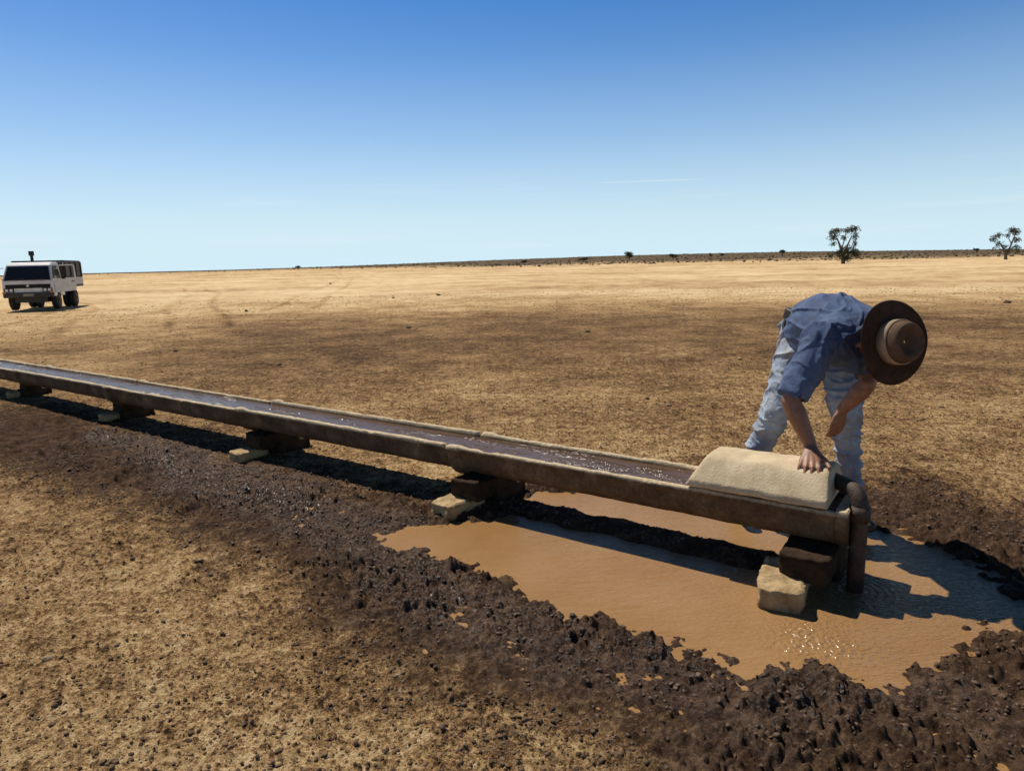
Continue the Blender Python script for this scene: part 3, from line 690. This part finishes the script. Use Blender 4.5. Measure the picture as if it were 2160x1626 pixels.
def tree(name,base,limbs,clumps,label,group=None,seed=1,lsz=.13,dens=560,cat='tree',cr=1.10):
    root=empty(name,base); tag(root,label,cat,group)
    mb=MB()
    for pts,rd in limbs: mb.tube(pts,rd,8)
    mb.build('trunk',bark,root,smooth=True)
    v,f=leaves([(a,b,c,d*cr,e*cr) for a,b,c,d,e in clumps],seed,lsz,dens); obj('crown',npmesh('crown',v,f),leafm,root,smooth=False)
    return root
def fbase(px,D):
    d=ray(px,545); x=d.x/d.y*D; return Vector((x,D,gh(x,D)))
b1=fbase(1778,118); s=118/1433*1.04
def T(px,py,dy=0,cx=1778,cy=540): return ((px-cx)*s,dy,(cy-py)*s)
l1=[([T(1779,541),T(1778,526),T(1772,508),T(1764,490)],[.36,.30,.22,.10]),([T(1778,528),T(1784,508),T(1793,486)],[.26,.18,.08]),([T(1781,530),T(1795,515),T(1801,500)],[.14,.1,.05]),([T(1774,512),T(1778,496),T(1781,480)],[.12,.09,.04]),([T(1777,526),T(1765,520),T(1756,514)],[.12,.08,.04])]
c1=[(*T(1755,487,-.3),.85,.7),(*T(1765,475,.4),.85,.55),(*T(1796,473,0),.9,.6),(*T(1784,476,.3),.75,.5),(*T(1802,487,.3),.6,.8),(*T(1776,489,-.3),.55,.5),(*T(1760,501,.5),.6,.4),(*T(1798,502,-.3),.5,.65),(*T(1786,512,.4),.85,.7),(*T(1769,519,-.4),.85,.65),(*T(1800,518,0),.95,.7),(*T(1753,523,.2),.55,.5),(*T(1783,529,.1),1.1,.5),(*T(1755,477,.4),.5,.4),(*T(1806,525,.4),.6,.55)]
tree('gum_tree',b1,l1,c1,'tall gum tree with bushy skirt standing on the horizon above the man',seed=3)
b2=fbase(2122,120); s=120/1433
def T(px,py,dy=0,cx=2122,cy=530): return ((px-cx)*s,dy,(cy-py)*s)
l2=[([T(2122,531),T(2120,520),T(2114,506),T(2103,492)],[.28,.22,.15,.07]),([T(2121,521),T(2128,505),T(2134,485),T(2136,474)],[.22,.15,.1,.05]),([T(2118,512),T(2108,508),T(2098,500)],[.12,.08,.04]),([T(2125,512),T(2136,505),T(2141,498)],[.12,.08,.04]),([T(2130,498),T(2124,488),T(2123,478)],[.09,.07,.03])]
c2=[(*T(2092,487,0),.7,.55),(*T(2104,480,.3),.6,.5),(*T(2127,470,-.2),.7,.55),(*T(2139,474,.2),.75,.6),(*T(2122,481,.2),.5,.4),(*T(2142,490,.2),.65,.55),(*T(2102,498,-.2),.55,.45),(*T(2117,503,.1),.5,.35),(*T(2139,505,-.2),.65,.5),(*T(2145,514,.1),.5,.4),(*T(2096,506,.1),.35,.25),(*T(2126,513,.1),.55,.35)]
tree('gum_tree',b2,l2,c2,'open branching gum tree near the right edge of the photo',seed=5)
small=[(1327,520,537,300,20,'small round tree alone on the horizon at mid right'),(1231,532,539,330,24,'low pale shrubby tree left of the small round tree'),(1419,527,536,320,22,'low twin-topped tree right of the small round tree'),(1499,528,534,340,8,'tiny tree standing by itself right of the twin-topped tree'),(1523,527,534,340,8,'tiny tree beside the one right of the twin-topped tree'),(1650,522,533,320,14,'tiny dark tree left of the tall gum tree'),(1105,540,546,320,14,'low dark bush on the horizon at mid photo'),(627,549,556,340,12,'faint small tree on the left part of the horizon'),(2059,522,530,300,12,'tiny dark bush left of the open gum tree')]
for k,(px,yt,yb,D,wd,lab) in enumerate(small):
    bb=fbase(px,D); s=D/1433; hh_=(yb-yt)*s*1.15; wm_=wd*s*.5
    cl=[(wm_*(-.5+q*.5)*random.uniform(.6,1.1),random.uniform(-.4,.4)*wm_,hh_*random.uniform(.62,.85),wm_*.55,hh_*.26) for q in range(3)]
    tree('distant_tree',bb,[([(0,0,-.1),(.05*wm_,0,hh_*.4),(-.3*wm_,0,hh_*.75)],[.2,.15,.06]),([(.05*wm_,0,hh_*.35),(.4*wm_,0,hh_*.75)],[.12,.05])],cl,lab,'small trees far off on the horizon',seed=20+k,lsz=.3,dens=90)
# ------------------------------------------------------------ scatter
ico=bmesh.new(); bmesh.ops.create_icosphere(ico,subdivisions=1,radius=1); IV=np.array([v.co[:] for v in ico.verts]); IF=np.array([[v.index for v in f_.verts] for f_ in ico.faces]); ico.free()
def scatter(name,xs,ys,zs,sz,flat,seed,jit=.28):
    rs=np.random.RandomState(seed); k=len(xs); nv=len(IV)
    v=IV[None]*(1+jit*(rs.rand(k,nv,1)-.5)*2)
    a=rs.rand(k)*6.28; st=.6+.8*rs.rand(k,2)
    vx=v[:,:,0]*st[:,0:1]; vy=v[:,:,1]*st[:,1:2]; X_=vx*np.cos(a)[:,None]-vy*np.sin(a)[:,None]; Y_=vx*np.sin(a)[:,None]+vy*np.cos(a)[:,None]
    out=np.stack([X_*sz[:,None]+xs[:,None],Y_*sz[:,None]+ys[:,None],v[:,:,2]*sz[:,None]*flat+zs[:,None]],-1).reshape(-1,3)
    f_=(IF[None]+(np.arange(k)*nv)[:,None,None]).reshape(-1,3); return npmesh(name,out,f_)
def fan(k,r0,r1,a0,a1,rs,p=1.0):
    r_=r0*(r1/r0)**(rs.rand(k)**p); a=np.radians(a0+(a1-a0)*rs.rand(k)); return r_*np.sin(a),r_*np.cos(a)
x_,y_=fan(80000,1.5,34,-44,44,RS,1.0); z_,m_,w_,d_,c_=fields(x_,y_); keep=(m_<.5)&(perlin(x_*.9,y_*.9,91)+.5*perlin(x_*4,y_*4,92)+.8*RS.rand(len(x_))>.1)
x_,y_,z_=x_[keep],y_[keep],z_[keep]; sz=.0014+.0070*RS.rand(len(x_))**4+.0007*np.hypot(x_,y_)*RS.rand(len(x_))**2.2
pm=nmat('pebble_brown',(.035,.022,.014),(.24,.15,.08),scale=9,rough=.9,bump=0,spec=.2)
o=obj('pebbles',scatter('pebbles',x_,y_,z_+sz*.2,sz,.7,5),pm,smooth=False); tag(o,'small dark pebbles and crumbs of earth strewn over the dry ground','pebbles',kind='stuff')
x_=RS.uniform(-3.8,4,110000); y_=RS.uniform(1.4,7,110000); z_,m_,w_,d_,c_=fields(x_,y_); keep=(m_>.12)&(z_>WATER_Z+.003)&(perlin(x_*3,y_*3,93)+.6*RS.rand(len(x_))>.05)
x_,y_,z_=x_[keep],y_[keep],z_[keep]; sz=.0016+.0085*RS.rand(len(x_))**4
mudm=nmat('mud_crumbs',(.032,.018,.011),(.19,.115,.07),scale=9,rough=.5,bump=.6,bscale=120,spec=.3)
o=obj('mud_clods',scatter('mud_clods',x_,y_,z_+sz*.1,sz,.7,6,.45),mudm,smooth=True); tag(o,'crumbly clods of wet dark mud around the puddle','mud clods',kind='stuff')
x_,y_=fan(11000,200,1000,-42,44,RS,.8); az_=np.degrees(np.arctan2(x_,y_)); rr_=np.hypot(x_,y_)
keep=rr_>(215+np.clip(-az_,0,40)*11)*(.85+.3*RS.rand(len(x_)))
x_,y_=x_[keep],y_[keep]; z_=fields(x_,y_)[0]; sz=.12+.38*RS.rand(len(x_))**3
sm_=nmat('dry_scrub',(.040,.032,.02),(.13,.098,.055),scale=.3,rough=.9,bump=0,spec=.1)
o=obj('scrub',scatter('scrub',x_,y_,z_+sz*.3,sz,.7,8,.5),sm_,smooth=False); tag(o,'dark low saltbush scrub along the horizon','scrub',kind='stuff')
stm=nmat('dark_stone_loose',(.045,.03,.02),(.14,.09,.055),scale=20,rough=.9,bump=.6)
tan_=nmat('tan_stone_loose',(.30,.19,.09),(.45,.32,.17),scale=20,rough=.9,bump=.6)
st=[(100,1392,.020),(925,625,.10),(697,600,.12),(862,691,.06),(1410,857,.03),(1365,842,.025),(590,770,.035),(2125,640,.1),(1560,760,.04),(830,630,.07),(1240,700,.05),(280,1180,.014),(1985,860,.025),(1148,846,.02),(520,655,.07),(370,742,.04)]
def stone_mesh(seed):
    bm=bmesh.new(); bmesh.ops.create_icosphere(bm,subdivisions=3,radius=1)
    for v in bm.verts:
        v.co*=1+.35*mnoise.noise(v.co*1.2+Vector((seed,0,0)))+.12*mnoise.noise(v.co*4+Vector((0,seed,0))); v.co.z*=.6
    me=bpy.data.meshes.new('stone'); bm.to_mesh(me); bm.free(); return me
for k,(px,py,sz_) in enumerate(st):
    p=at(px,py,0); me=stone_mesh(k*2.7); o=obj('loose_stone',me,stm if k%4 else tan_); o.location=(p.x,p.y,gh(p.x,p.y)+sz_*.3); o.scale=(sz_,sz_*random.uniform(.7,1),sz_*random.uniform(.7,1)); o.rotation_euler=(0,0,k)
    tag(o,'small loose stone lying on the bare dry ground','stone',group='loose stones scattered over the plain')
# ------------------------------------------------------------ light and sky
sv=Vector((-.40,.53,1)).normalized()
sl=bpy.data.lights.new('sun','SUN'); sl.energy=5.0; sl.angle=R(.5); sl.color=(1,.95,.86)
so=bpy.data.objects.new('sun',sl); COL.objects.link(so); so.rotation_euler=sv.to_track_quat('Z','Y').to_euler(); so.location=(0,0,20)
w=bpy.data.worlds.new('World'); scn.world=w; w.use_nodes=True; nt=w.node_tree; bg=nt.nodes['Background']
sky=node(nt,'ShaderNodeTexSky'); sky.sky_type='NISHITA'; sky.sun_disc=False; sky.sun_elevation=math.asin(sv.z); sky.sun_rotation=math.atan2(sv.x,sv.y)
sky.altitude=100; sky.air_density=1.0; sky.dust_density=.3; sky.ozone_density=3.5
hs_=node(nt,'ShaderNodeHueSaturation',Saturation=1.4,Value=1.0); nt.links.new(sky.outputs[0],hs_.inputs['Color'])
tcw=node(nt,'ShaderNodeTexCoord').outputs['Generated']
mp=node(nt,'ShaderNodeMapping'); mp.inputs['Scale'].default_value=(1.6,1.6,26); mp.inputs['Rotation'].default_value=(0,R(1.2),0); nt.links.new(tcw,mp.inputs[0])
cn=node(nt,'ShaderNodeTexNoise',Scale=2.2,Detail=7,Roughness=.6); nt.links.new(mp.outputs[0],cn.inputs['Vector'])
sp=node(nt,'ShaderNodeSeparateXYZ'); nt.links.new(tcw,sp.inputs[0])
deep=ramp(nt,sp.outputs[2],[(.0,(1,1,1)),(.36,(1,1,1)),(.65,(.24,.24,.27))])
mx=node(nt,'ShaderNodeMix'); mx.data_type='RGBA'; mx.blend_type='MULTIPLY'; mx.inputs[0].default_value=1; nt.links.new(hs_.outputs[0],mx.inputs[6]); nt.links.new(deep,mx.inputs[7])
tint=node(nt,'ShaderNodeMix'); tint.data_type='RGBA'; tint.blend_type='MULTIPLY'; tint.inputs[0].default_value=1; nt.links.new(mx.outputs[2],tint.inputs[6]); tint.inputs[7].default_value=(1.18,1.04,1.14,1); tint.clamp_result=False
hz=ramp(nt,sp.outputs[2],[(.0,(.97,.97,.97)),(.03,(.88,.88,.88)),(.09,(.62,.62,.62)),(.17,(.33,.33,.33)),(.27,(.10,.10,.10)),(.36,(0,0,0))])
hzc=mixc(nt,hz,tint.outputs[2],(7.2,9.7,11.0))
el=ramp(nt,sp.outputs[2],[(.0,(.3,.3,.3)),(.03,(1,1,1)),(.10,(.5,.5,.5)),(.15,(0,0,0))])
cf=math_n(nt,'MULTIPLY',ramp(nt,cn.outputs[0],[(.55,(0,0,0)),(.78,(1,1,1))]),math_n(nt,'MULTIPLY',el,.35))
d1=ray(1240,387).normalized(); d2=ray(1505,377).normalized(); nrm=d1.cross(d2).normalized(); dm=((d1+d2)/2).normalized(); hl=(d2-d1).length/2; al=(d2-d1).normalized()
def dotn(v):
    q=node(nt,'ShaderNodeVectorMath',operation='DOT_PRODUCT'); nt.links.new(tcw,q.inputs[0]); q.inputs[1].default_value=v; return q.outputs['Value']
pd=math_n(nt,'ABSOLUTE',dotn(nrm)); c1_=math_n(nt,'SUBTRACT',1,math_n(nt,'DIVIDE',pd,.0014),True)
aa=math_n(nt,'ABSOLUTE',math_n(nt,'SUBTRACT',dotn(al),dm.dot(al))); c2_=math_n(nt,'MULTIPLY',math_n(nt,'SUBTRACT',1,math_n(nt,'DIVIDE',aa,hl),True),2,True)
c3_=math_n(nt,'GREATER_THAN',dotn(dm),0)
ct=math_n(nt,'MULTIPLY',math_n(nt,'MULTIPLY',c1_,c2_),math_n(nt,'MULTIPLY',c3_,.40))
tot=math_n(nt,'ADD',cf,ct,True)
nt.links.new(mixc(nt,tot,hzc,(9.2,10.3,11.0)),bg.inputs['Color'])
bg.inputs['Strength'].default_value=.088
scn.view_settings.view_transform='Standard'; scn.view_settings.look='None'; scn.view_settings.exposure=0
